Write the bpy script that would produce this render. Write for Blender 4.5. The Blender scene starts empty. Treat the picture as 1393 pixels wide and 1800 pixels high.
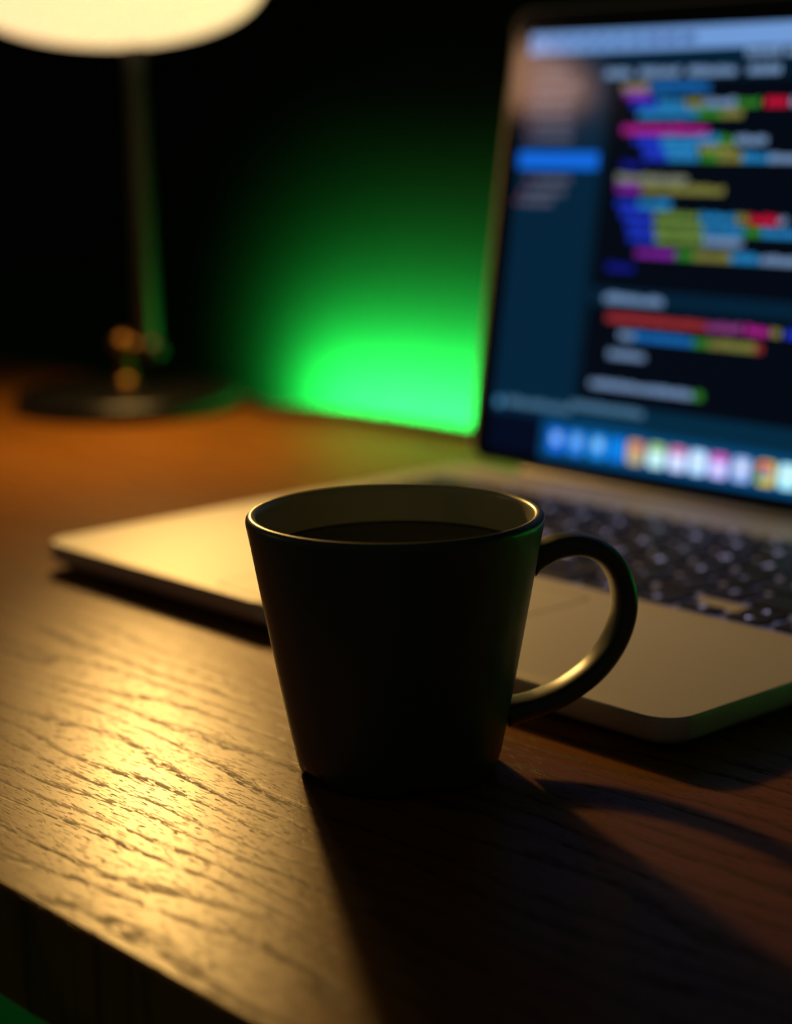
import bpy, bmesh, math, random
from mathutils import Vector, Matrix
random.seed(4)
S = 0.01                                   # all measures below are in centimetres
scene = bpy.context.scene
C = scene.collection

# ------------------------------------------------------------------ camera
cam_data = bpy.data.cameras.new('camera')
cam = bpy.data.objects.new('camera', cam_data); C.objects.link(cam)
CR = Vector((0.67013321, 0.74211252, -0.01380151))
CU = Vector((-0.14466392, 0.14882525, 0.97822461))
CF = Vector((-0.72800675, 0.65354422, -0.20708965))
CP = Vector((47.230, -38.059, 17.306))
m = Matrix((CR, CU, -CF)).transposed().to_4x4()
m.translation = CP * S
cam.matrix_world = m
cam_data.sensor_fit = 'VERTICAL'; cam_data.sensor_height = 36.0
cam_data.lens = 3379.6 / 1800 * 36.0
cam_data.clip_start = 0.01; cam_data.clip_end = 50
cam_data.dof.use_dof = True
cam_data.dof.focus_distance = 0.495
cam_data.dof.aperture_fstop = 6.0
scene.camera = cam

# ------------------------------------------------------------------ world and exposure
world = bpy.data.worlds.new('night'); scene.world = world
world.use_nodes = True
bg = world.node_tree.nodes['Background']
bg.inputs[0].default_value = (0.42, 0.5, 0.34, 1); bg.inputs[1].default_value = 0.036
scene.view_settings.view_transform = 'Standard'
scene.view_settings.look = 'None'
scene.view_settings.gamma = 1.0
scene.view_settings.use_curve_mapping = False
scene.view_settings.exposure = 0.0

LAMP_POWER = 0.64
FILL_SPOT_POWER = 6.2
LAMP_COLOR = (1.0, 0.56, 0.15)
LED_POWER = 31.0
LED_COLOR = (0.07, 1.0, 0.16)

# ------------------------------------------------------------------ helpers
def srgb(r, g, b):
    f = lambda v: (v/255/12.92) if v/255 <= 0.04045 else ((v/255+0.055)/1.055)**2.4
    return (f(r), f(g), f(b), 1)

def mat(name, col, rough=0.5, metal=0.0, spec=0.5, emit=None, estr=0.0, coat=0.0):
    M = bpy.data.materials.new(name); M.use_nodes = True
    b = M.node_tree.nodes['Principled BSDF']
    b.inputs['Base Color'].default_value = (*col[:3], 1)
    b.inputs['Roughness'].default_value = rough
    b.inputs['Metallic'].default_value = metal
    b.inputs['Specular IOR Level'].default_value = spec
    b.inputs['Coat Weight'].default_value = coat
    if emit:
        b.inputs['Emission Color'].default_value = (*emit[:3], 1)
        b.inputs['Emission Strength'].default_value = estr
    return M

def noise_mat(name, c1, c2, scale, rough=0.5, metal=0.0, bump=0.0, spec=0.5, stretch=(1, 1, 1)):
    """plain material with a faint procedural mottling and relief"""
    M = mat(name, c1, rough, metal, spec); nt = M.node_tree; N = nt.nodes; L = nt.links
    b = N['Principled BSDF']
    tc = N.new('ShaderNodeTexCoord'); mp = N.new('ShaderNodeMapping'); mp.inputs['Scale'].default_value = stretch
    nz = N.new('ShaderNodeTexNoise'); nz.inputs['Scale'].default_value = scale; nz.inputs['Detail'].default_value = 5
    mx = N.new('ShaderNodeMix'); mx.data_type = 'RGBA'
    mx.inputs[6].default_value = (*c1[:3], 1); mx.inputs[7].default_value = (*c2[:3], 1)
    L.new(tc.outputs['Object'], mp.inputs[0]); L.new(mp.outputs[0], nz.inputs['Vector'])
    L.new(nz.outputs['Fac'], mx.inputs[0]); L.new(mx.outputs[2], b.inputs['Base Color'])
    if bump:
        bp = N.new('ShaderNodeBump'); bp.inputs['Strength'].default_value = bump; bp.inputs['Distance'].default_value = 0.001
        L.new(nz.outputs['Fac'], bp.inputs['Height']); L.new(bp.outputs[0], b.inputs['Normal'])
    return M

def wloc(o):
    v = Vector((0, 0, 0))
    while o: v = v + o.location; o = o.parent
    return v

def mesh_obj(name, verts, faces, material, parent=None, smooth=False, loc=None):
    """verts in world centimetres; stored relative to the parent's (or own) location"""
    base = wloc(parent) if parent else Vector((0, 0, 0))
    own = Vector(loc) * S - base if loc else Vector((0, 0, 0))
    off = base + own
    me = bpy.data.meshes.new(name)
    me.from_pydata([Vector(v) * S - off for v in verts], [], faces)
    bm = bmesh.new(); bm.from_mesh(me)
    bmesh.ops.recalc_face_normals(bm, faces=bm.faces); bm.to_mesh(me); bm.free()
    for p in me.polygons: p.use_smooth = smooth
    if material: me.materials.append(material)
    o = bpy.data.objects.new(name, me); C.objects.link(o)
    o.location = own
    if parent: o.parent = parent
    return o

def link_mesh(name, me, material, parent, loc):
    o = bpy.data.objects.new(name, me); C.objects.link(o); o.parent = parent
    o.location = Vector(loc) * S - wloc(parent)
    return o

def auto_smooth(o, deg=35):
    me = o.data
    for p in me.polygons: p.use_smooth = True
    bm = bmesh.new(); bm.from_mesh(me)
    for e in bm.edges:
        if len(e.link_faces) == 2 and e.calc_face_angle(0) > math.radians(deg): e.smooth = False
    bm.to_mesh(me); bm.free()

def empty(name, loc, label=None, cat=None):
    o = bpy.data.objects.new(name, None); C.objects.link(o); o.location = Vector(loc) * S
    o.empty_display_size = 0.02
    if label: o['label'] = label; o['category'] = cat
    return o

def tag(o, label, cat, group=None):
    o['label'] = label; o['category'] = cat
    if group: o['group'] = group
    return o

def box_vf(x0, x1, y0, y1, z0, z1):
    v = [(x0,y0,z0),(x1,y0,z0),(x1,y1,z0),(x0,y1,z0),(x0,y0,z1),(x1,y0,z1),(x1,y1,z1),(x0,y1,z1)]
    f = [(0,3,2,1),(4,5,6,7),(0,1,5,4),(1,2,6,5),(2,3,7,6),(3,0,4,7)]
    return v, f

def bevel_box(x0, x1, y0, y1, z0, z1, w, seg=2):
    v, f = box_vf(x0, x1, y0, y1, z0, z1)
    bm = bmesh.new(); vs = [bm.verts.new(p) for p in v]
    for q in f: bm.faces.new([vs[i] for i in q])
    bmesh.ops.bevel(bm, geom=list(bm.edges), offset=w, segments=seg, profile=0.5, affect='EDGES')
    bm.verts.index_update()
    out = [tuple(a.co) for a in bm.verts], [tuple(a.index for a in q.verts) for q in bm.faces]
    bm.free(); return out

def lathe_vf(profile, cx, cy, cz=0, n=96, M=None, zfun=None):
    """profile [(r,z)...]; a point with r=0 closes to a pole"""
    v, f, rings = [], [], []
    for k, (r, z) in enumerate(profile):
        if r < 1e-6:
            rings.append([len(v)]); v.append((0, 0, z))
        else:
            ring = []
            for i in range(n):
                a = 2*math.pi*i/n
                zz = zfun(k, a, z) if zfun else z
                ring.append(len(v)); v.append((r*math.cos(a), r*math.sin(a), zz))
            rings.append(ring)
    for A, B in zip(rings, rings[1:]):
        if len(A) == 1 and len(B) == 1: continue
        for i in range(n):
            j = (i+1) % n
            if len(A) == 1: f.append((A[0], B[i], B[j]))
            elif len(B) == 1: f.append((A[i], A[j], B[0]))
            else: f.append((A[i], A[j], B[j], B[i]))
    if M is not None: v = [tuple(M @ Vector(p)) for p in v]
    v = [(p[0]+cx, p[1]+cy, p[2]+cz) for p in v]
    return v, f

def catmull(pts, sub=8):
    P = [Vector(p) for p in pts]; P = [2*P[0]-P[1]] + P + [2*P[-1]-P[-2]]; out = []
    for i in range(1, len(P)-2):
        a, b, c, d = P[i-1:i+3]
        for k in range(sub):
            t = k/sub
            out.append(0.5*((2*b)+(c-a)*t+(2*a-5*b+4*c-d)*t*t+(3*b-a-3*c+d)*t**3))
    out.append(P[-2]); return out

def tube_vf(path, rad, n=12, side=None, sx=1.0, sy=1.0, power=2.0):
    """sweep of a (super)ellipse; `side` = fixed side vector, rad may be a function of 0..1"""
    v, f = [], []; m_ = len(path)
    for i, p in enumerate(path):
        t = (path[min(i+1, m_-1)] - path[max(i-1, 0)]).normalized()
        if side is None:
            ref = Vector((0, 0, 1)) if abs(t.z) < .9 else Vector((1, 0, 0)); s = t.cross(ref).normalized()
        else: s = side
        nrm = s.cross(t).normalized()
        r = rad(i/(m_-1)) if callable(rad) else rad
        ra, rb = (r if isinstance(r, tuple) else (r*sx, r*sy))
        for k in range(n):
            a = 2*math.pi*k/n; ca, sa = math.cos(a), math.sin(a)
            ca = math.copysign(abs(ca)**(2/power), ca); sa = math.copysign(abs(sa)**(2/power), sa)
            v.append(tuple(p + s*(ra*ca) + nrm*(rb*sa)))
    for i in range(m_-1):
        for k in range(n):
            j = (k+1) % n
            f.append((i*n+k, i*n+j, (i+1)*n+j, (i+1)*n+k))
    f.append(tuple(range(n))); f.append(tuple(range((m_-1)*n, m_*n)))
    return v, f

def rounded_rect(x0, x1, y0, y1, r, n=8, extra=None):
    pts = []
    for cx, cy, a0 in ((x1-r, y0+r, -90), (x1-r, y1-r, 0), (x0+r, y1-r, 90), (x0+r, y0+r, 180)):
        for k in range(n+1):
            a = math.radians(a0 + 90*k/n); pts.append((cx+r*math.cos(a), cy+r*math.sin(a)))
    return pts

# ------------------------------------------------------------------ materials
M_alu = noise_mat('anodised_aluminium', (0.57, 0.56, 0.55), (0.61, 0.60, 0.59), 900, rough=0.55, metal=0.2, bump=0.02)
M_blackplastic = noise_mat('black_key_plastic', (0.012, 0.012, 0.014), (0.018, 0.018, 0.02), 600, rough=0.45, spec=0.15)
M_rubber = mat('black_rubber', (0.01, 0.01, 0.01), 0.7)
M_glassblack = mat('black_bezel_glass', (0.002, 0.002, 0.002), 0.06, spec=0.5)
M_gap = mat('shadow_gap_plastic', (0.02, 0.02, 0.02), 0.7)
M_legend = mat('backlit_legend', (0.5, 0.5, 0.55), 0.5, emit=(0.62, 0.6, 1.0), estr=1.0)
M_backlight = mat('key_backlight_glow', (0.1, 0.1, 0.12), 0.5, emit=(0.55, 0.55, 1.0), estr=0.15)
M_mug_out = noise_mat('satin_dark_green_glaze', (0.055, 0.078, 0.066), (0.062, 0.088, 0.074), 60, rough=0.36, bump=0.02)
M_mug_in = noise_mat('olive_inner_glaze', (0.50, 0.50, 0.32), (0.54, 0.54, 0.35), 60, rough=0.3)
M_coffee = mat('black_coffee', (0.012, 0.004, 0.0015), 0.04, spec=0.5)
M_lampmetal = noise_mat('black_painted_metal', (0.005, 0.005, 0.005), (0.007, 0.007, 0.007), 300, rough=0.3)
M_stem = noise_mat('brushed_steel_stem', (0.09, 0.09, 0.085), (0.11, 0.11, 0.10), 400, rough=0.36, metal=1.0)
M_brass = noise_mat('brass_joint', (0.22, 0.11, 0.035), (0.25, 0.13, 0.04), 300, rough=0.4, metal=1.0)
M_diffuser = mat('opal_lamp_diffuser', (0.85, 0.82, 0.72), 0.5, emit=(1.25, 0.82, 0.42), estr=1.0)
M_cord = mat('black_cord_rubber', (0.01, 0.01, 0.01), 0.55)
M_wall = noise_mat('dark_green_wall_paint', (0.0016, 0.013, 0.0065), (0.002, 0.015, 0.0075), 40, rough=0.75, bump=0.05, spec=0.06)
M_floor = noise_mat('dark_floorboards', (0.03, 0.028, 0.025), (0.045, 0.04, 0.035), 12, rough=0.55, stretch=(1, 8, 1))
M_led_body = mat('led_strip_backing', (0.05, 0.05, 0.05), 0.6)
M_led = mat('green_led', (0.02, 0.2, 0.05), 0.5, emit=LED_COLOR, estr=6.0)

def wood_material():
    M = bpy.data.materials.new('stained_open_grain_oak'); M.use_nodes = True
    nt = M.node_tree; N = nt.nodes; L = nt.links; b = N['Principled BSDF']
    def math_(op, a, bb=None, c=None, clamp=False):
        n = N.new('ShaderNodeMath'); n.operation = op; n.use_clamp = clamp
        for i, x in enumerate((a, bb, c)):
            if x is None: continue
            if isinstance(x, (int, float)): n.inputs[i].default_value = x
            else: L.new(x, n.inputs[i])
        return n.outputs[0]
    def noise(vec, scale, detail=2, rough=0.5, dist=0.0):
        n = N.new('ShaderNodeTexNoise'); n.inputs['Scale'].default_value = scale
        n.inputs['Detail'].default_value = detail; n.inputs['Roughness'].default_value = rough
        n.inputs['Distortion'].default_value = dist; L.new(vec, n.inputs['Vector']); return n.outputs['Fac']
    def mapping(vec, sc, loc=(0, 0, 0)):
        n = N.new('ShaderNodeMapping'); n.inputs['Scale'].default_value = sc; n.inputs['Location'].default_value = loc
        L.new(vec, n.inputs[0]); return n.outputs[0]
    def ramp(x, *stops):
        n = N.new('ShaderNodeValToRGB'); cr = n.color_ramp
        while len(cr.elements) < len(stops): cr.elements.new(0.5)
        for e, (p, c) in zip(cr.elements, stops): e.position = p; e.color = (c, c, c, 1) if not isinstance(c, tuple) else (*c, 1)
        L.new(x, n.inputs[0]); return n.outputs[0]
    tc = N.new('ShaderNodeTexCoord'); obj = tc.outputs['Object']
    sep = N.new('ShaderNodeSeparateXYZ'); L.new(obj, sep.inputs[0])
    # growth rings: lines along x that wander slowly
    warp = noise(mapping(obj, (3.0, 14.0, 1.0), (0.31, 0.1, 0)), 1.0, 2)
    warp2 = noise(mapping(obj, (16.0, 60.0, 1.0)), 1.0, 2)
    ring = math_('ADD', math_('MULTIPLY', sep.outputs['Y'], 95.0), math_('ADD', math_('MULTIPLY', warp, 9.0), math_('MULTIPLY', warp2, 1.3)))
    fr = math_('FRACT', ring)
    early = ramp(fr, (0.0, 1.0), (0.10, 0.9), (0.30, 0.0), (0.95, 0.0), (1.0, 1.0))     # porous early wood
    # pores: short thin dashes along the grain
    p1 = noise(mapping(obj, (170.0, 1100.0, 1.0)), 1.0, 3, 0.65)
    p2 = noise(mapping(obj, (240.0, 1700.0, 1.0), (3, 1, 0)), 1.0, 2, 0.5)
    pore_a = math_('MULTIPLY', ramp(p1, (0.47, 0.0), (0.54, 1.0)), early)
    pore_b = math_('MULTIPLY', ramp(p2, (0.60, 0.0), (0.67, 1.0)), 0.6)
    patch = ramp(noise(mapping(obj, (9.0, 26.0, 1.0), (5, 2, 0)), 1.0, 2), (0.35, 0.35), (0.6, 1.0))
    pore = math_('MAXIMUM', math_('MULTIPLY', pore_a, patch), pore_b, clamp=True)
    fibre = noise(mapping(obj, (40.0, 900.0, 1.0)), 1.0, 4, 0.6)
    broad = noise(mapping(obj, (2.0, 9.0, 1.0), (1, 7, 0)), 1.0, 3)
    mixv = math_('ADD', math_('MULTIPLY', fibre, 0.5), math_('MULTIPLY', broad, 0.5))
    mixv = math_('SUBTRACT', mixv, math_('MULTIPLY', early, 0.14))
    base = ramp(mixv, (0.25, (0.14, 0.049, 0.0065)), (0.5, (0.245, 0.092, 0.011)), (0.75, (0.33, 0.132, 0.018)))
    mx = N.new('ShaderNodeMix'); mx.data_type = 'RGBA'; mx.inputs[7].default_value = (0.030, 0.011, 0.004, 1)
    L.new(math_('MULTIPLY', pore, 0.85), mx.inputs[0]); L.new(base, mx.inputs[6]); L.new(mx.outputs[2], b.inputs['Base Color'])
    rg = math_('ADD', math_('ADD', 0.30, math_('MULTIPLY', pore, 0.28)), math_('MULTIPLY', broad, 0.06))
    L.new(rg, b.inputs['Roughness'])
    b.inputs['Specular IOR Level'].default_value = 0.15
    fine = noise(mapping(obj, (500.0, 1400.0, 1.0)), 1.0, 2)
    h = math_('ADD', math_('MULTIPLY', pore, -1.0), math_('ADD', math_('MULTIPLY', fibre, 0.25), math_('ADD', math_('MULTIPLY', early, -0.06), math_('MULTIPLY', fine, 0.12))))
    bp = N.new('ShaderNodeBump'); bp.inputs['Strength'].default_value = 0.55; bp.inputs['Distance'].default_value = 0.00016
    L.new(h, bp.inputs['Height']); L.new(bp.outputs[0], b.inputs['Normal'])
    return M
M_wood = wood_material()

# ------------------------------------------------------------------ setting
WALL_Y, DESK_BACK, DESK_FRONT = 37.2, 32.2, -17.35
v, f = box_vf(-260, 260, WALL_Y, WALL_Y+10, -73, 170)
w = mesh_obj('wall_back', v, f, M_wall); w['kind'] = 'structure'
v, f = box_vf(-260, 260, -260, WALL_Y+10, -78, -73)
w = mesh_obj('floor', v, f, M_floor); w['kind'] = 'structure'

# ------------------------------------------------------------------ desk
desk = empty('desk', (-25, 7.4, -73), 'brown stained oak desk with dark thick front edge carrying mug and laptop', 'desk')
v, f = bevel_box(-125, 72, DESK_FRONT, DESK_BACK, -2.9, 0, 0.12, 2)
mesh_obj('desktop', v, f, M_wood, desk)
M_leg = noise_mat('dark_stained_leg', (0.03, 0.015, 0.007), (0.045, 0.022, 0.01), 30, rough=0.5)
for lx in (-118, 65):
    for ly in (-12, 27):
        pts = [(lx-2.4, ly-2.4, -2.9), (lx+2.4, ly-2.4, -2.9), (lx+2.4, ly+2.4, -2.9), (lx-2.4, ly+2.4, -2.9),
               (lx-1.6, ly-1.6, -73), (lx+1.6, ly-1.6, -73), (lx+1.6, ly+1.6, -73), (lx-1.6, ly+1.6, -73)]
        mesh_obj('leg', pts, [(0,1,2,3),(7,6,5,4),(0,4,5,1),(1,5,6,2),(2,6,7,3),(3,7,4,0)], M_leg, desk)

# ------------------------------------------------------------------ green LED strip behind the desk
LED_X0, LED_X1, LED_Z = -44.0, 34.0, -0.9
led = empty('led_strip', ((LED_X0+LED_X1)/2, DESK_BACK+0.02, LED_Z), 'green LED strip on the back edge of the desk behind the laptop', 'light strip')
v, f = bevel_box(LED_X0, LED_X1, DESK_BACK+0.01, DESK_BACK+0.2, LED_Z-0.5, LED_Z+0.5, 0.05, 1)
mesh_obj('backing', v, f, M_led_body, led)
v, f = bevel_box(-0.25, 0.25, 0, 0.12, -0.25, 0.25, 0.05, 1)
chip_me = None
nchip = 39
for i in range(nchip):
    x = LED_X0 + 1 + (LED_X1-LED_X0-2)*i/(nchip-1)
    if chip_me is None:
        o = mesh_obj('led_chip', [(a+x, b_+DESK_BACK+0.2, c+LED_Z) for a, b_, c in v], f, M_led, led, loc=(x, DESK_BACK+0.2, LED_Z))
        chip_me = o.data
    else: link_mesh('led_chip', chip_me, M_led, led, (x, DESK_BACK+0.2, LED_Z))
ld = bpy.data.lights.new('led_strip_light', 'AREA'); ld.shape = 'RECTANGLE'
ld.size = (LED_X1-LED_X0)*S; ld.size_y = 0.008; ld.energy = LED_POWER; ld.color = LED_COLOR
lo = bpy.data.objects.new('led_strip_light', ld); C.objects.link(lo); lo.parent = led
lo.location = Vector(((LED_X0+LED_X1)/2, DESK_BACK+0.45, LED_Z))*S - wloc(led)
ld.spread = math.radians(142)
lo.rotation_euler = (math.radians(90+6), 0, 0)      # faces the wall, tipped up

# a second green strip under the left end of the desk lights the wall below
ux0, ux1, uy, uz = -112.0, -62.0, 31.0, -2.9
led2 = empty('led_strip', ((ux0+ux1)/2, uy, uz), 'green LED strip stuck under the left end of the desk', 'light strip')
v, f = bevel_box(ux0, ux1, uy-0.5, uy+0.5, uz-0.2, uz-0.01, 0.05, 1)
mesh_obj('backing', v, f, M_led_body, led2)
for i in range(17):
    x = ux0+1+(ux1-ux0-2)*i/16
    o = link_mesh('led_chip', chip_me, M_led, led2, (x, uy, uz-0.2)); o.rotation_euler = (math.radians(-90), 0, 0)
l2 = bpy.data.lights.new('under_desk_light', 'AREA'); l2.shape = 'RECTANGLE'
l2.size = (ux1-ux0)*S; l2.size_y = 0.008; l2.energy = 24.0; l2.color = LED_COLOR
l2o = bpy.data.objects.new('under_desk_light', l2); C.objects.link(l2o); l2o.parent = led2
l2o.location = Vector(((ux0+ux1)/2, uy, uz-0.45))*S - wloc(led2)

# ------------------------------------------------------------------ table lamp
LX, LY = -47.2, 25.5
lamp = empty('table_lamp', (LX, LY, 0), 'black table lamp with glowing round shade standing at the back left of the desk', 'lamp')
v, f = lathe_vf([(0, 0), (6.5, 0), (6.6, 0.1), (6.6, 0.8), (6.45, 1.03), (6.1, 1.15), (2.2, 1.35), (1.2, 1.45), (0, 1.45)], LX, LY, n=96)
o = mesh_obj('base', v, f, M_lampmetal, lamp); auto_smooth(o, 40)
side = CR.copy(); side.z = 0; side.normalize()        # the joint's axle lies across the stem
v, f = lathe_vf([(0, 1.4), (0.75, 1.4), (0.7, 1.7), (0.42, 1.9), (0.38, 3.0), (0.55, 3.3), (0.6, 3.7), (0.4, 4.1), (0, 4.2)], LX, LY, n=32)
o = mesh_obj('post', v, f, M_brass, lamp); auto_smooth(o, 50)
off = side*1.3
v, f = tube_vf([Vector((LX, LY, 3.65)) - side*0.55, Vector((LX, LY, 3.65)) + off + side*0.55], 0.45, 20)
o = mesh_obj('joint_axle', v, f, M_brass, lamp); auto_smooth(o, 50)
for sgn, rr in ((-1, 0.72), (1, 0.8)):
    cc = Vector((LX, LY, 3.75 if sgn < 0 else 3.45)) + (side*-0.15 if sgn < 0 else off + side*0.25)
    prof = [(0, -rr)] + [(rr*math.cos(math.radians(a)), rr*math.sin(math.radians(a))) for a in range(-75, 90, 15)] + [(0, rr)]
    v, f = lathe_vf(prof, cc.x, cc.y, cc.z, n=28)
    mesh_obj('joint_knob', v, f, M_brass if sgn < 0 else M_stem, lamp, smooth=True)
sx, sy = LX+off.x, LY+off.y
v, f = lathe_vf([(0, 3.0), (0.66, 3.0), (0.7, 3.4), (0.66, 12), (0.62, 22.5), (0, 22.5)], sx, sy, n=32)
o = mesh_obj('stem', v, f, M_stem, lamp); auto_smooth(o, 50)
# head: shallow dome, diffuser disc tipped towards the front of the desk
HX, HY, HZ = -41.1, 21.4, 23.35
axis_dir = Vector((0.83, -0.56, 0))
TILT = math.radians(19)
down = (Vector((0, 0, -1))*math.cos(TILT) + axis_dir*math.sin(TILT)).normalized()
MH = down.to_track_quat('-Z', 'Y').to_matrix()
v, f = lathe_vf([(0, -0.95), (2.5, -0.88), (5.0, -0.66), (6.9, -0.32), (8.0, 0.0), (8.2, 0.25), (8.0, 0.5), (0, 0.5)], HX, HY, HZ, n=96, M=MH)
o = mesh_obj('diffuser', v, f, M_diffuser, lamp); auto_smooth(o, 50)
v, f = lathe_vf([(8.22, 0.2), (8.4, 0.2), (8.4, 0.5), (7.7, 1.8), (5.8, 2.9), (3.2, 3.5), (1.1, 3.7), (0.9, 4.6), (0, 4.7), (0, 4.5),
                 (0.7, 3.5), (3.1, 3.3), (5.7, 2.7), (7.5, 1.7), (8.22, 0.5), (8.22, 0.2)], HX, HY, HZ, n=96, M=MH)
o = mesh_obj('shade', v, f, M_lampmetal, lamp); auto_smooth(o, 50)
hc_ = Vector((HX, HY, HZ)); back = MH @ Vector((0, 0, 1))
v, f = tube_vf(catmull([Vector((sx, sy, 22.2)), Vector((sx, sy, 24.5)), hc_ - axis_dir*5.5 + back*3.6, hc_ + back*4.4], 8), 0.5, 16)
mesh_obj('neck', v, f, M_stem, lamp, smooth=True)
cord = [(LX+4.5, LY+4.3, 0.5), (LX+6.2, LY+4.6, 0.45), (LX+8.0, LY+4.4, 0.3), (LX+10.5, LY+5.2, 0.3), (LX+14, LY+5.95, 0.3),
        (LX+20, LY+6.25, 0.3), (LX+28, LY+6.1, 0.3), (LX+40, LY+6.2, 0.3), (LX+55, LY+6.1, 0.3), (LX+80, LY+6.2, 0.3)]
v, f = tube_vf(catmull(cord, 8), 0.28, 10)
mesh_obj('power_cord', v, f, M_cord, lamp, smooth=True)
al = bpy.data.lights.new('table_lamp_light', 'AREA'); al.shape = 'DISK'; al.size = 0.136
al.energy = LAMP_POWER; al.color = LAMP_COLOR; al.spread = math.radians(140)
ao = bpy.data.objects.new('table_lamp_light', al); C.objects.link(ao); ao.parent = lamp
ao.rotation_euler = down.to_track_quat('-Z', 'Y').to_euler()
inpl = (axis_dir*math.cos(TILT) + Vector((0, 0, 1))*math.sin(TILT)).normalized()
ao.location = (hc_ + down*1.05 + inpl*2.0)*S - wloc(lamp)
# added fill spot below the diffuser, aimed to brighten the laptop's right end
sl = bpy.data.lights.new('table_lamp_fill_spot', 'SPOT'); sl.energy = FILL_SPOT_POWER; sl.color = LAMP_COLOR
sl.shadow_soft_size = 0.014; sl.spot_size = math.radians(48); sl.spot_blend = 1.0
so = bpy.data.objects.new('table_lamp_fill_spot', sl); C.objects.link(so); so.parent = lamp
beam = Vector((16, -1, 0)) - (hc_ + down*2.2 + inpl*3.0)
so.rotation_euler = beam.to_track_quat('-Z', 'Y').to_euler()
so.location = (hc_ + down*2.2 + inpl*3.0)*S - wloc(lamp)

# ------------------------------------------------------------------ laptop
ZT, BD = 1.1, 22.7
lap = empty('laptop', (0, 11, 0), 'open silver laptop with code editor on its lit screen and black backlit keys', 'laptop')
out = []
for (x, y) in rounded_rect(-15.7, 15.7, 0, BD, 1.05, 10):
    out.append((x, y))
# extra points along the front for the thumb scoop (outline runs anticlockwise, ends at the front-left corner)
front = [(-6, 0), (-2.9, 0), (-2.6, 0), (-2.3, 0), (-2.0, 0), (0, 0), (2.0, 0), (2.3, 0), (2.6, 0), (2.9, 0), (6, 0)]
out = out + front
nb = len(out); cxm, cym = 0, BD/2
def inset_pt(x, y, d):
    cx = max(-15.7+1.05, min(15.7-1.05, x)); cy = max(1.05, min(BD-1.05, y))
    dx, dy = x-cx, y-cy; l = math.hypot(dx, dy) or 1
    return x-dx/l*d, y-dy/l*d
rings = [(0.20, 0.55), (0.30, 0.25), (0.42, 0.08), (0.55, 0.0), (0.98, 0.0), (1.07, 0.015), (1.10, 0.05)]
v, f = [], []
for k, (z, d) in enumerate(rings):
    for (x, y) in out:
        X, Y = inset_pt(x, y, d)
        if k >= 4 and y == 0 and abs(x) < 2.5:
            s_ = 1.0 if abs(x) < 2.1 else 0.7; Y += 0.28*s_*(k-3)/3; 
        v.append((X, Y, z))
for k in range(len(rings)-1):
    for i in range(nb):
        j = (i+1) % nb; f.append((k*nb+i, k*nb+j, (k+1)*nb+j, (k+1)*nb+i))
f.append(tuple(range(nb))); f.append(tuple(range((len(rings)-1)*nb, len(rings)*nb)))
o = mesh_obj('base', v, f, M_alu, lap); auto_smooth(o, 40)
for fx in (-13.2, 13.2):
    for fy in (2.2, 20.2):
        v, f = lathe_vf([(0, 0), (0.8, 0), (0.9, 0.08), (0.9, 0.22), (0, 0.22)], fx, fy, n=24)
        mesh_obj('rubber_foot', v, f, M_rubber, lap)
# trackpad
def slab(outline, z0, z1, ch=0.0):
    n = len(outline); v = [(x, y, z0) for x, y in outline] + [(x, y, z1) for x, y in outline]
    f = [(i, (i+1) % n, n+(i+1) % n, n+i) for i in range(n)] + [tuple(range(n)), tuple(range(n, 2*n))]
    return v, f
v, f = slab(rounded_rect(-5.32, 5.32, 0.57, 8.31, 0.3, 5), ZT-0.03, ZT+0.003); mesh_obj('trackpad_gap', v, f, M_gap, lap)
v, f = slab(rounded_rect(-5.25, 5.25, 0.64, 8.24, 0.27, 5), ZT-0.02, ZT+0.006); mesh_obj('trackpad', v, f, M_alu, lap)

# keyboard
U, ROW, KX0, KY0 = 1.905, 1.86, -14.0, 9.30
GAPX, GAPY = 0.27, 0.26
def key_mesh(w_, d_, h_):
    hw, hd, c = w_/2, d_/2, 0.16
    def octo(hw, hd, c, z): return [(hw-c,-hd,z),(hw,-hd+c,z),(hw,hd-c,z),(hw-c,hd,z),(-hw+c,hd,z),(-hw,hd-c,z),(-hw,-hd+c,z),(-hw+c,-hd,z)]
    v = octo(hw, hd, c, 0) + octo(hw, hd, c, h_-0.03) + octo(hw-0.05, hd-0.05, c-0.03, h_)
    f = [(i, (i+1) % 8, 8+(i+1) % 8, 8+i) for i in range(8)] + [(8+i, 8+(i+1) % 8, 16+(i+1) % 8, 16+i) for i in range(8)] + [tuple(range(16, 24))]
    me = bpy.data.meshes.new('key'); me.from_pydata([Vector(p)*S for p in v], [], f); me.materials.append(M_blackplastic)
    bm = bmesh.new(); bm.from_mesh(me); bmesh.ops.recalc_face_normals(bm, faces=bm.faces); bm.to_mesh(me); bm.free()
    return me
text_cache = {}
def text_mesh(s, size):
    if (s, size) in text_cache: return text_cache[(s, size)]
    cu = bpy.data.curves.new('legend', 'FONT'); cu.body = s; cu.size = size*S; cu.align_x = 'CENTER'; cu.align_y = 'CENTER'; cu.resolution_u = 2
    t = bpy.data.objects.new('legend_tmp', cu); C.objects.link(t)
    dg = bpy.context.evaluated_depsgraph_get()
    me = bpy.data.meshes.new_from_object(t.evaluated_get(dg)); me.name = 'legend'
    bpy.data.objects.remove(t); bpy.data.curves.remove(cu)
    me.materials.clear(); me.materials.append(M_legend)
    text_cache[(s, size)] = me; return me
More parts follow.
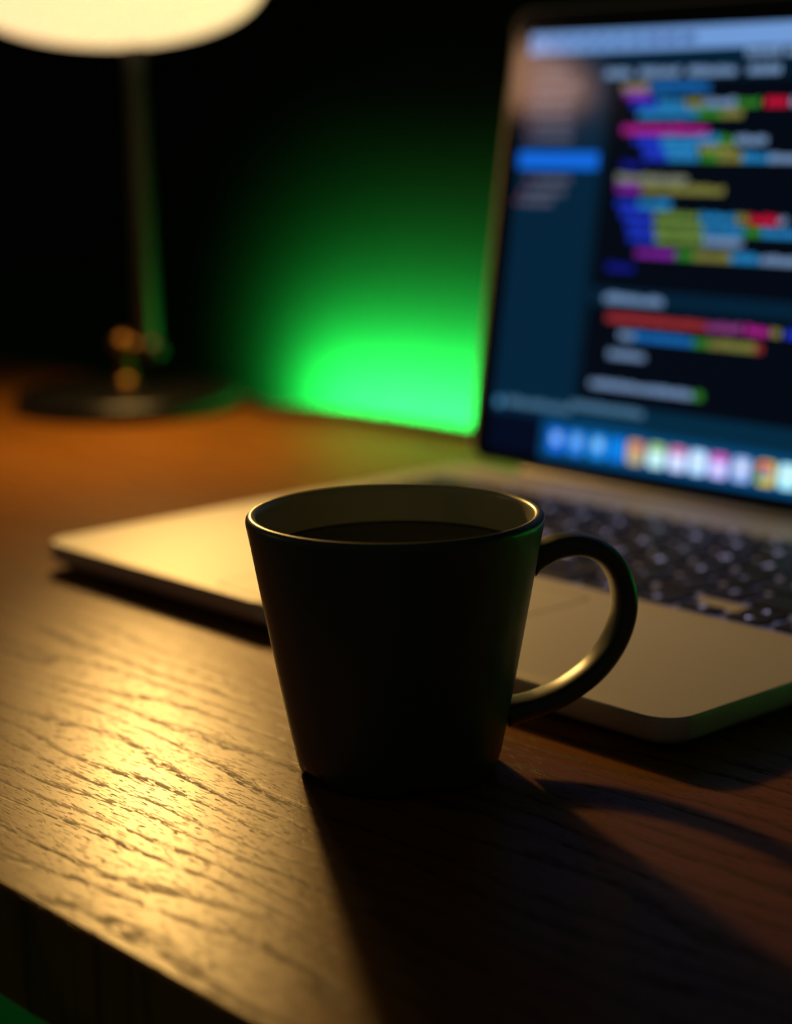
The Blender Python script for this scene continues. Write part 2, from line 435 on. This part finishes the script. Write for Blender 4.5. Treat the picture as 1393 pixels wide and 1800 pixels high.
rows = [
    (0, 1.60, [('fn',1),('ctrl',1),('alt',1),('cmd',1.25),('',5),('cmd',1.25),('alt',1),('<',1),('^v',1),('>',1)]),
    (1, 1.60, [('shift',2.25)]+[(c,1) for c in 'ZXCVBNM']+[(',',1),('.',1),('/',1),('shift',2.25)]),
    (2, 1.60, [('caps',1.75)]+[(c,1) for c in 'ASDFGHJKL']+[(';',1),("'",1),('return',1.75)]),
    (3, 1.60, [('tab',1.5)]+[(c,1) for c in 'QWERTYUIOP']+[('[',1),(']',1),('\\',1)]),
    (4, 1.60, [('`',1)]+[(c,1) for c in '1234567890']+[('-',1),('=',1),('delete',1.5)]),
    (5, 0.80, [('esc',14.5/14)]+[('F%d' % i,14.5/14) for i in range(1,13)]+[('',14.5/14)]),
]
KH = 0.12
meshes = {}
glow_v, glow_f = [], []
def add_key(cx, cy, kw, kd, legend):
    key = (round(kw, 3), round(kd, 3))
    if key not in meshes: meshes[key] = key_mesh(kw, kd, KH)
    k = link_mesh('key', meshes[key], None, lap, (cx, cy, ZT+0.012))
    gv, gf = slab([(cx-kw/2-.03, cy-kd/2-.03), (cx+kw/2+.03, cy-kd/2-.03), (cx+kw/2+.03, cy+kd/2+.03), (cx-kw/2-.03, cy+kd/2+.03)], ZT-0.02, ZT+0.006)
    b0 = len(glow_v); glow_v.extend(gv); glow_f.extend(tuple(i+b0 for i in q) for q in gf)
    if legend:
        size = 0.5 if len(legend) == 1 else (0.26 if len(legend) > 2 else 0.34)
        lx, ly = 0.0, 0.0
        if len(legend) > 2: ly = -kd*0.25
        le = link_mesh('legend', text_mesh(legend, size), None, k, (cx+lx, cy+ly, ZT+0.012+KH+0.004))
        le['label'] = 'pale backlit key legend'
for r_, kd, keys in rows:
    x = KX0
    for legend, wu in keys:
        kw = wu*U - GAPX; cx = x + wu*U/2; y0 = KY0 + r_*ROW
        if r_ == 0 and legend in '<>' and legend:
            add_key(cx, y0+0.38, kw, 0.76, legend)
        elif legend == '^v':
            add_key(cx, y0+0.38, kw, 0.76, 'v'); add_key(cx, y0+1.21, kw, 0.76, '^')
        else:
            add_key(cx, y0+kd/2, kw, kd, legend)
        x += wu*U
o = mesh_obj('keyboard_backlight', glow_v, glow_f, M_backlight, lap); o['label'] = 'pale violet light leaking round the keys'

# hinge and lid
LY0, LZ0, LTH, LH = 23.053, 1.62, 0.1554, 20.05
XT = Vector((0, math.sin(LTH), math.cos(LTH))); NT = Vector((0, -math.cos(LTH), math.sin(LTH))); LO = Vector((0, LY0, LZ0))
def LP(x, t, d): return tuple(Vector((x, 0, 0)) + LO + XT*t + NT*d)
v, f = tube_vf([Vector((-11.9, 22.72, 1.02)), Vector((11.9, 22.72, 1.02))], 0.36, 20)
o = mesh_obj('hinge', v, f, noise_mat('hinge_cover', (0.22, 0.21, 0.2), (0.25, 0.24, 0.23), 300, rough=0.45, metal=1.0), lap); auto_smooth(o, 40)
outl = rounded_rect(-15.75, 15.75, -0.35, LH, 0.9, 8); n = len(outl)
v, f = [], []
ringsL = [(-0.50, 0.7), (-0.42, 0.25), (-0.25, 0.03), (-0.08, 0.0), (-0.02, 0.06)]
for d, ins in ringsL:
    for (x, t) in outl:
        cx = max(-14.85, min(14.85, x)); ct = max(0.55, min(LH-0.9, t)); dx, dt = x-cx, t-ct; l = math.hypot(dx, dt) or 1
        v.append(LP(x-dx/l*ins, t-dt/l*ins, d))
for k in range(len(ringsL)-1):
    for i in range(n): j = (i+1) % n; f.append((k*n+i, k*n+j, (k+1)*n+j, (k+1)*n+i))
f.append(tuple(range(n))); f.append(tuple(range((len(ringsL)-1)*n, len(ringsL)*n)))
lid = mesh_obj('lid', v, f, M_alu, lap); auto_smooth(lid, 40)
def lid_slab(outline, d0, d1):
    n = len(outline); v = [LP(x, t, d0) for x, t in outline] + [LP(x, t, d1) for x, t in outline]
    return v, [(i, (i+1) % n, n+(i+1) % n, n+i) for i in range(n)] + [tuple(range(n)), tuple(range(n, 2*n))]
v, f = lid_slab(rounded_rect(-15.5, 15.5, -0.25, LH-0.12, 0.75, 8), -0.06, 0.0)
o = mesh_obj('bezel', v, f, M_glassblack, lid); o['label'] = 'black glass screen border'
v, f = lathe_vf([(0, -0.004), (0.09, -0.004), (0.09, 0.004), (0, 0.004)], 0, 0, 0, n=16)
Mx = Matrix((Vector((1, 0, 0)), XT, NT)).transposed()
cc = Vector(LP(0, 19.35, 0.002))
mesh_obj('webcam', [tuple(Mx @ Vector(p) + cc) for p in v], f, mat('webcam_lens', (0.01, 0.01, 0.02), 0.1), lid)

# display: one flat lit panel; every row of text, bar and icon is a coloured patch of it
DV, DF, DC = [], [], []
layer = [0.004]
def patch(x0, x1, t0, t1, col, k=1.0, d=None):
    d = layer[0] if d is None else d
    b0 = len(DV)
    for x, t in ((x0, t0), (x1, t0), (x1, t1), (x0, t1)): DV.append(LP(x, t, d))
    DF.append((b0, b0+1, b0+2, b0+3)); c = srgb(*col); DC.append((c[0]*k, c[1]*k, c[2]*k, 1))
def disc(x, t, r, col, k=1.0, rt=None, d=None):
    d = layer[0] if d is None else d; rt = rt or r; b0 = len(DV); n = 16
    for i in range(n): a = 2*math.pi*i/n; DV.append(LP(x+r*math.cos(a), t+rt*math.sin(a), d))
    DF.append(tuple(range(b0, b0+n))); c = srgb(*col); DC.append((c[0]*k, c[1]*k, c[2]*k, 1))
T0, T1, X0, X1 = 0.28, 18.95, -14.55, 14.55
patch(X0, X1, T0, T1, (2, 8, 20), d=0.003)
patch(X0, -9.75, 2.0, 18.0, (3, 38, 62)); patch(-9.75, -9.3, 2.0, 18.0, (2, 28, 46))           # side bar
patch(-9.3, X1, 17.45, 18.0, (2, 36, 58)); patch(-9.3, X1, 16.72, 17.45, (3, 26, 44))          # title and tabs
patch(-9.3, X1, 7.2, 7.95, (3, 34, 56))                                                        # panel divider
patch(X0, X1, 2.05, 3.0, (4, 44, 68)); patch(-11.3, X1, 0.28, 2.05, (6, 74, 124)); patch(X0, -11.3, 0.28, 2.05, (2, 10, 34))
patch(X0, X1, 18.02, T1, (120, 165, 228))                                                       # menu bar
patch(-5.5, X1, 1.9, 2.05, (6, 62, 92), d=0.006)
layer[0] = 0.008
for i in range(9):
    x = -13.4+i*0.95; patch(x, x+0.55+0.2*random.random(), 18.3, 18.65, (70, 100, 160))
disc(-14.1, 18.5, 0.2, (60, 90, 150))
patch(-14.6+0.1, -9.7, 12.98, 13.72, (14, 100, 214), 1.25)                                     # selected file
for (x0, x1, t) in ((-13.9,-11.7,15.5),(-13.6,-11.4,14.9),(-13.7,-11.5,14.35),(-13.6,-12.0,17.2),(-13.8,-11.2,16.6),(-13.8,-11.6,16.05),(-13.4,-11.2,12.5),(-13.7,-11.6,11.95),(-14.0,-12.2,11.5)):
    x = x0
    while x < x1:
        wd = 0.1+0.1*random.random(); patch(x, x+wd, t-0.13, t+0.13, (104, 104, 126)); x += wd+0.07
    disc(x0-0.35, t, 0.13, (120, 70, 80))
COL = {'b':(36,62,225),'l':(45,150,222),'o':(146,146,72),'g':(62,150,48),'p':(150,44,190),'m':(200,42,165),'r':(225,24,66),'w':(132,166,212),
       'd':(24,28,150),'t':(165,150,105),'c':(32,125,215),'y':(145,152,132),'q':(124,160,72),'R':(186,58,62),'P':(160,72,150),'s':(84,128,162)}
TOK = [(-2.37,-0.64,17.79,'w'),(-0.4,2.22,17.79,'w'),(-9.86,-8.37,17.08,'w'),(-7.9,-5.65,17.08,'w'),(-5.26,-2.75,17.08,'w'),(-2.15,-0.53,17.08,'w'),(0.63,2.33,17.08,'w'),(-8.76,-7.34,16.47,'t'),(-7.27,-4.03,16.47,'c'),(-8.58,-7.23,16.19,'p'),(-8.11,-6.7,15.79,'b'),(-6.7,-5.27,15.79,'l'),(-5.2,-4.37,15.79,'o'),(-4.31,-2.56,15.79,'w'),(-2.5,-1.39,15.79,'g'),(-1.11,0.01,15.79,'r'),(0.15,2.52,15.79,'w'),(-7.71,-4.56,15.36,'l'),(-4.56,-3.3,15.36,'g'),(-3.3,-2.19,15.36,'o'),(-8.49,-3.83,14.7,'m'),(-7.82,-6.34,14.29,'b'),(-6.34,-3.27,14.29,'l'),(-3.2,-2.52,14.29,'g'),(-2.4,-0.83,14.29,'w'),(-7.29,-6.16,13.94,'b'),(-6.16,-4.35,13.94,'l'),(-4.22,-2.35,13.94,'o'),(-7.1,-5.84,13.58,'b'),(-5.84,-4.17,13.58,'l'),(-4.1,-3.16,13.58,'g'),(-3.16,-1.93,13.58,'o'),(-1.93,-0.6,13.58,'l'),(-0.6,1.72,13.58,'w'),(-8.33,-7.25,13.19,'d'),(-8.52,-4.66,12.64,'y'),(-8.46,-7.1,12.23,'p'),(-7.03,-2.65,12.23,'o'),(-8.37,-7.14,11.58,'b'),(-7.14,-5.35,11.58,'l'),(-8.02,-6.26,11.11,'b'),(-6.2,-3.86,11.11,'q'),(-3.73,-1.92,11.11,'l'),(-1.86,-1.31,11.11,'o'),(-1.19,0.18,11.11,'r'),(0.24,0.59,11.11,'w'),(-7.67,-6.19,10.61,'b'),(-6.12,-3.53,10.61,'q'),(-3.53,-1.48,10.61,'l'),(-1.42,-0.57,10.61,'g'),(-0.51,2.17,10.61,'l'),(-7.47,-5.99,10.15,'b'),(-5.99,-3.4,10.15,'q'),(-3.4,-1.41,10.15,'w'),(-6.97,-4.85,9.54,'p'),(-4.78,-3.81,9.54,'g'),(-3.81,-1.93,9.54,'o'),(-1.93,-0.47,9.54,'l'),(-0.41,2.33,9.54,'w'),(-8.51,-7.0,8.86,'d'),(-8.45,-5.2,7.53,'w'),(-8.19,-2.82,6.71,'R'),(-2.76,-0.9,6.71,'P'),(-0.72,0.43,6.71,'m'),(0.54,1.02,6.71,'o'),(1.19,2.75,6.71,'b'),(-7.39,-6.57,6.01,'w'),(-6.57,-3.35,6.01,'c'),(-3.35,-2.53,6.01,'g'),(-2.53,-0.19,6.01,'o'),(-0.13,0.17,6.01,'R'),(-7.89,-5.84,5.17,'w'),(-8.74,-3.09,3.83,'w'),(-3.02,-2.52,3.83,'g'),(-9.72,-5.55,2.77,'s'),(-13.64,-9.68,2.53,'s')]
for x0, x1, t, c in TOK:
    x = x0; rows_h = 0.17
    while x < x1-0.03:                       # letter by letter
        wd = min(0.13+0.07*random.random(), x1-x); hh = rows_h*(0.75+0.35*random.random())
        patch(x, x+wd, t-rows_h, t-rows_h+2*hh, COL[c], 0.95); x += wd+0.045
disc(-14.1, 2.45, 0.22, (70, 130, 170), 1.3)
random.seed(9)
for t in [16.4-0.52*i for i in range(16)]:   # the part of the page right of the photographed half
    x = 3.2+random.random()*1.5
    for k in range(random.randint(1, 4)):
        c = random.choice('bloqgwp'); x1 = x+0.6+1.6*random.random()
        while x < x1: patch(x, x+0.14, t-0.15, t+0.15, COL[c]); x += 0.19
        x += 0.15
ICON = [(-10.35,(20,110,225),(150,205,250)),(-9.15,(40,130,225),(130,190,245)),(-7.9,(30,140,225),(150,215,255)),(-6.8,(10,120,215),(20,140,225)),
        (-5.75,(200,170,120),(230,100,110)),(-4.6,(215,245,235),(170,215,90)),(-3.47,(225,225,250),(235,120,170)),(-2.38,(205,230,255),(225,240,255)),
        (-1.3,(220,200,250),(225,80,190)),(-0.14,(165,185,230),(225,230,250)),(1.08,(235,200,60),(225,50,70)),(2.14,(190,245,245),(225,250,250)),
        (3.3,(120,200,120),(240,240,240)),(4.5,(230,160,60),(250,230,200)),(5.7,(90,130,230),(240,240,250)),(6.9,(200,200,210),(90,90,100)),(8.1,(230,90,90),(250,220,220)),(9.3,(80,200,180),(230,250,250))]
for i, (x, c1, c2) in enumerate(ICON):
    layer[0] = 0.008
    b0 = len(DV); pts = rounded_rect(x-0.46, x+0.46, 0.62, 1.62, 0.2, 3)
    for px, pt in pts: DV.append(LP(px, pt, 0.008))
    DF.append(tuple(range(b0, b0+len(pts)))); c = srgb(*c1); DC.append((c[0]*1.1, c[1]*1.3, c[2]*1.5, 1))
    layer[0] = 0.010
    if i in (0, 1, 2, 3, 7, 9, 11, 14): disc(x, 1.2, 0.25, c2, 1.1)
    elif i == 10:
        disc(x, 1.1, 0.42, c1, 1.0); patch(x-0.38, x+0.2, 1.2, 1.55, c2, 1.0, d=0.011); patch(x-0.42, x-0.1, 0.75, 1.15, (70, 170, 90), 1.0, d=0.011); disc(x, 1.1, 0.18, (90, 150, 240), 1.0, d=0.012)
    elif i == 4: patch(x+0.1, x+0.42, 1.15, 1.58, c2); patch(x-0.42, x-0.1, 1.1, 1.58, (235, 150, 70))
    else: patch(x-0.42, x+0.42, 1.3, 1.6, c2)
me = bpy.data.meshes.new('display'); base = wloc(lid)
me.from_pydata([Vector(p)*S - base for p in DV], [], DF)
ca = me.color_attributes.new('screen_colour', 'FLOAT_COLOR', 'CORNER')
li = 0
for p, c in zip(me.polygons, DC):
    for _ in p.vertices: ca.data[li].color = c; li += 1
M_screen = mat('lit_screen', (0.002, 0.002, 0.003), 0.07, spec=0.5)
at = M_screen.node_tree.nodes.new('ShaderNodeAttribute'); at.attribute_name = 'screen_colour'
bs = M_screen.node_tree.nodes['Principled BSDF']
M_screen.node_tree.links.new(at.outputs['Color'], bs.inputs['Emission Color']); bs.inputs['Emission Strength'].default_value = 0.85
me.materials.append(M_screen)
disp = bpy.data.objects.new('display', me); C.objects.link(disp); disp.parent = lid; disp['label'] = 'lit screen with coloured code lines and icon bar'

# ------------------------------------------------------------------ mug
MX, MY, MR, MH_ = 10.773, -5.368, 3.90, 6.965
mug = empty('coffee_mug', (MX, MY, 0), 'dark green ceramic mug with ring handle standing in front of the laptop', 'mug')
prof = [(0, 0.32), (1.9, 0.30), (2.15, 0.22), (2.25, 0.0), (2.50, 0.0), (2.62, 0.06), (2.69, 0.22), (2.76, 0.52)]
for k in range(1, 13):
    t = k/13; prof.append((2.76+(3.885-2.76)*(t**0.96), 0.52+(6.72-0.52)*t))
prof += [(3.885, 6.68), (3.90, 6.78), (3.885, 6.87), (3.83, 6.94), (3.75, 6.965), (3.67, 6.94), (3.62, 6.87), (3.60, 6.78), (3.59, 6.7)]
for k in range(1, 10):
    t = k/10; prof.append((3.59-(3.59-2.60)*t, 6.7-(6.7-1.0)*t))
prof += [(2.60, 1.0), (2.35, 0.75), (1.8, 0.66), (0, 0.64)]
cam_ang = math.atan2(CP.y-MY, CP.x-MX)
notch0 = cam_ang + math.radians(15)
def zf(k, a, z):
    if 2 <= k <= 6:
        d = (a-notch0) % (2*math.pi/5); d = min(d, 2*math.pi/5-d)
        wn = math.radians(11.5)
        if d < wn*1.5:
            s_ = 1-max(0, (d-wn*0.6)/(wn*0.9)); s_ = s_*s_*(3-2*s_)
            return z+(0.30-z)*s_*0.95 if z < 0.30 else z
    return z
v, f = lathe_vf(prof, MX, MY, n=200, zfun=zf)
mb = mesh_obj('body', v, f, M_mug_out, mug); auto_smooth(mb, 60)
mb.data.materials.append(M_mug_in)                    # the inside is glazed a lighter olive
for p in mb.data.polygons:
    c = p.center/S; rr = math.hypot(c.x, c.y)
    if c.z > 0.6 and (p.normal.x*c.x + p.normal.y*c.y < -0.2*rr or c.z < 0.9 and p.normal.z > 0.5): p.material_index = 1
hd = Vector((0.46766, 0.88391, 0)); hn = Vector((-0.88391, 0.46766, 0))
hc = [(3.62, 5.46), (3.98, 5.56), (4.54, 5.73), (5.22, 5.70), (5.82, 5.38), (6.21, 4.83), (6.37, 4.18), (6.31, 3.54), (6.01, 2.84), (5.48, 2.20), (4.72, 1.70), (4.0, 1.43), (3.4, 1.30), (2.92, 1.22)]
path = catmull([Vector((MX, MY, 0)) + hd*a + Vector((0, 0, z)) for a, z in hc], 6)
def hr(t):
    fl = max(0, 1-t/0.13)**2 + 0.35*max(0, (t-0.85)/0.15)**2
    return (0.58 + 0.10*fl, 0.30 + 0.20*fl)
v, f = tube_vf(path, hr, 28, side=hn, power=2.5)
mesh_obj('handle', v, f, M_mug_out, mug, smooth=True)
# coffee
cz = 5.93; cr_ = 3.59-(3.59-2.60)*((6.7-cz)/5.7) - 0.004
v, f = lathe_vf([(0, cz-0.5), (cr_-0.16, cz-0.5), (cr_-0.05, cz-0.03), (cr_, cz+0.035), (cr_-0.06, cz+0.008), (cr_-0.2, cz), (0, cz)], MX, MY, n=96)
cof = mesh_obj('coffee', v, f, M_coffee, smooth=True, loc=(MX, MY, cz-0.5)); auto_smooth(cof, 50)
tag(cof, 'black coffee filling the dark green mug', 'coffee')

# ------------------------------------------------------------------ the lamp seen mirrored in the screen: a floor lamp across the room
FX, FY, FZ = -127.6, -82.6, 55.4
fl = empty('floor_lamp', (FX, FY, -73), 'warm opal floor lamp seen as an orange reflection on the laptop screen', 'lamp')
v, f = lathe_vf([(0, -73), (13, -73), (13.2, -72.4), (12.5, -71.6), (1.5, -71), (0, -71)], FX, FY, n=64); o = mesh_obj('base', v, f, M_lampmetal, fl); auto_smooth(o)
v, f = lathe_vf([(0, -71.2), (1.0, -71.2), (1.0, FZ-3.5), (0, FZ-3.5)], FX, FY, n=24); o = mesh_obj('pole', v, f, M_lampmetal, fl); auto_smooth(o)
prof = [(0, -3.6)] + [(9.8*math.cos(math.radians(a)), 3.6*math.sin(math.radians(a))) for a in range(-80, 90, 10)] + [(0, 3.6)]
v, f = lathe_vf(prof, FX, FY, FZ, n=64)
mesh_obj('shade', v, f, mat('floor_lamp_opal', (0.8, 0.75, 0.65), 0.5, emit=(1.0, 0.50, 0.28), estr=5.5), fl, smooth=True)
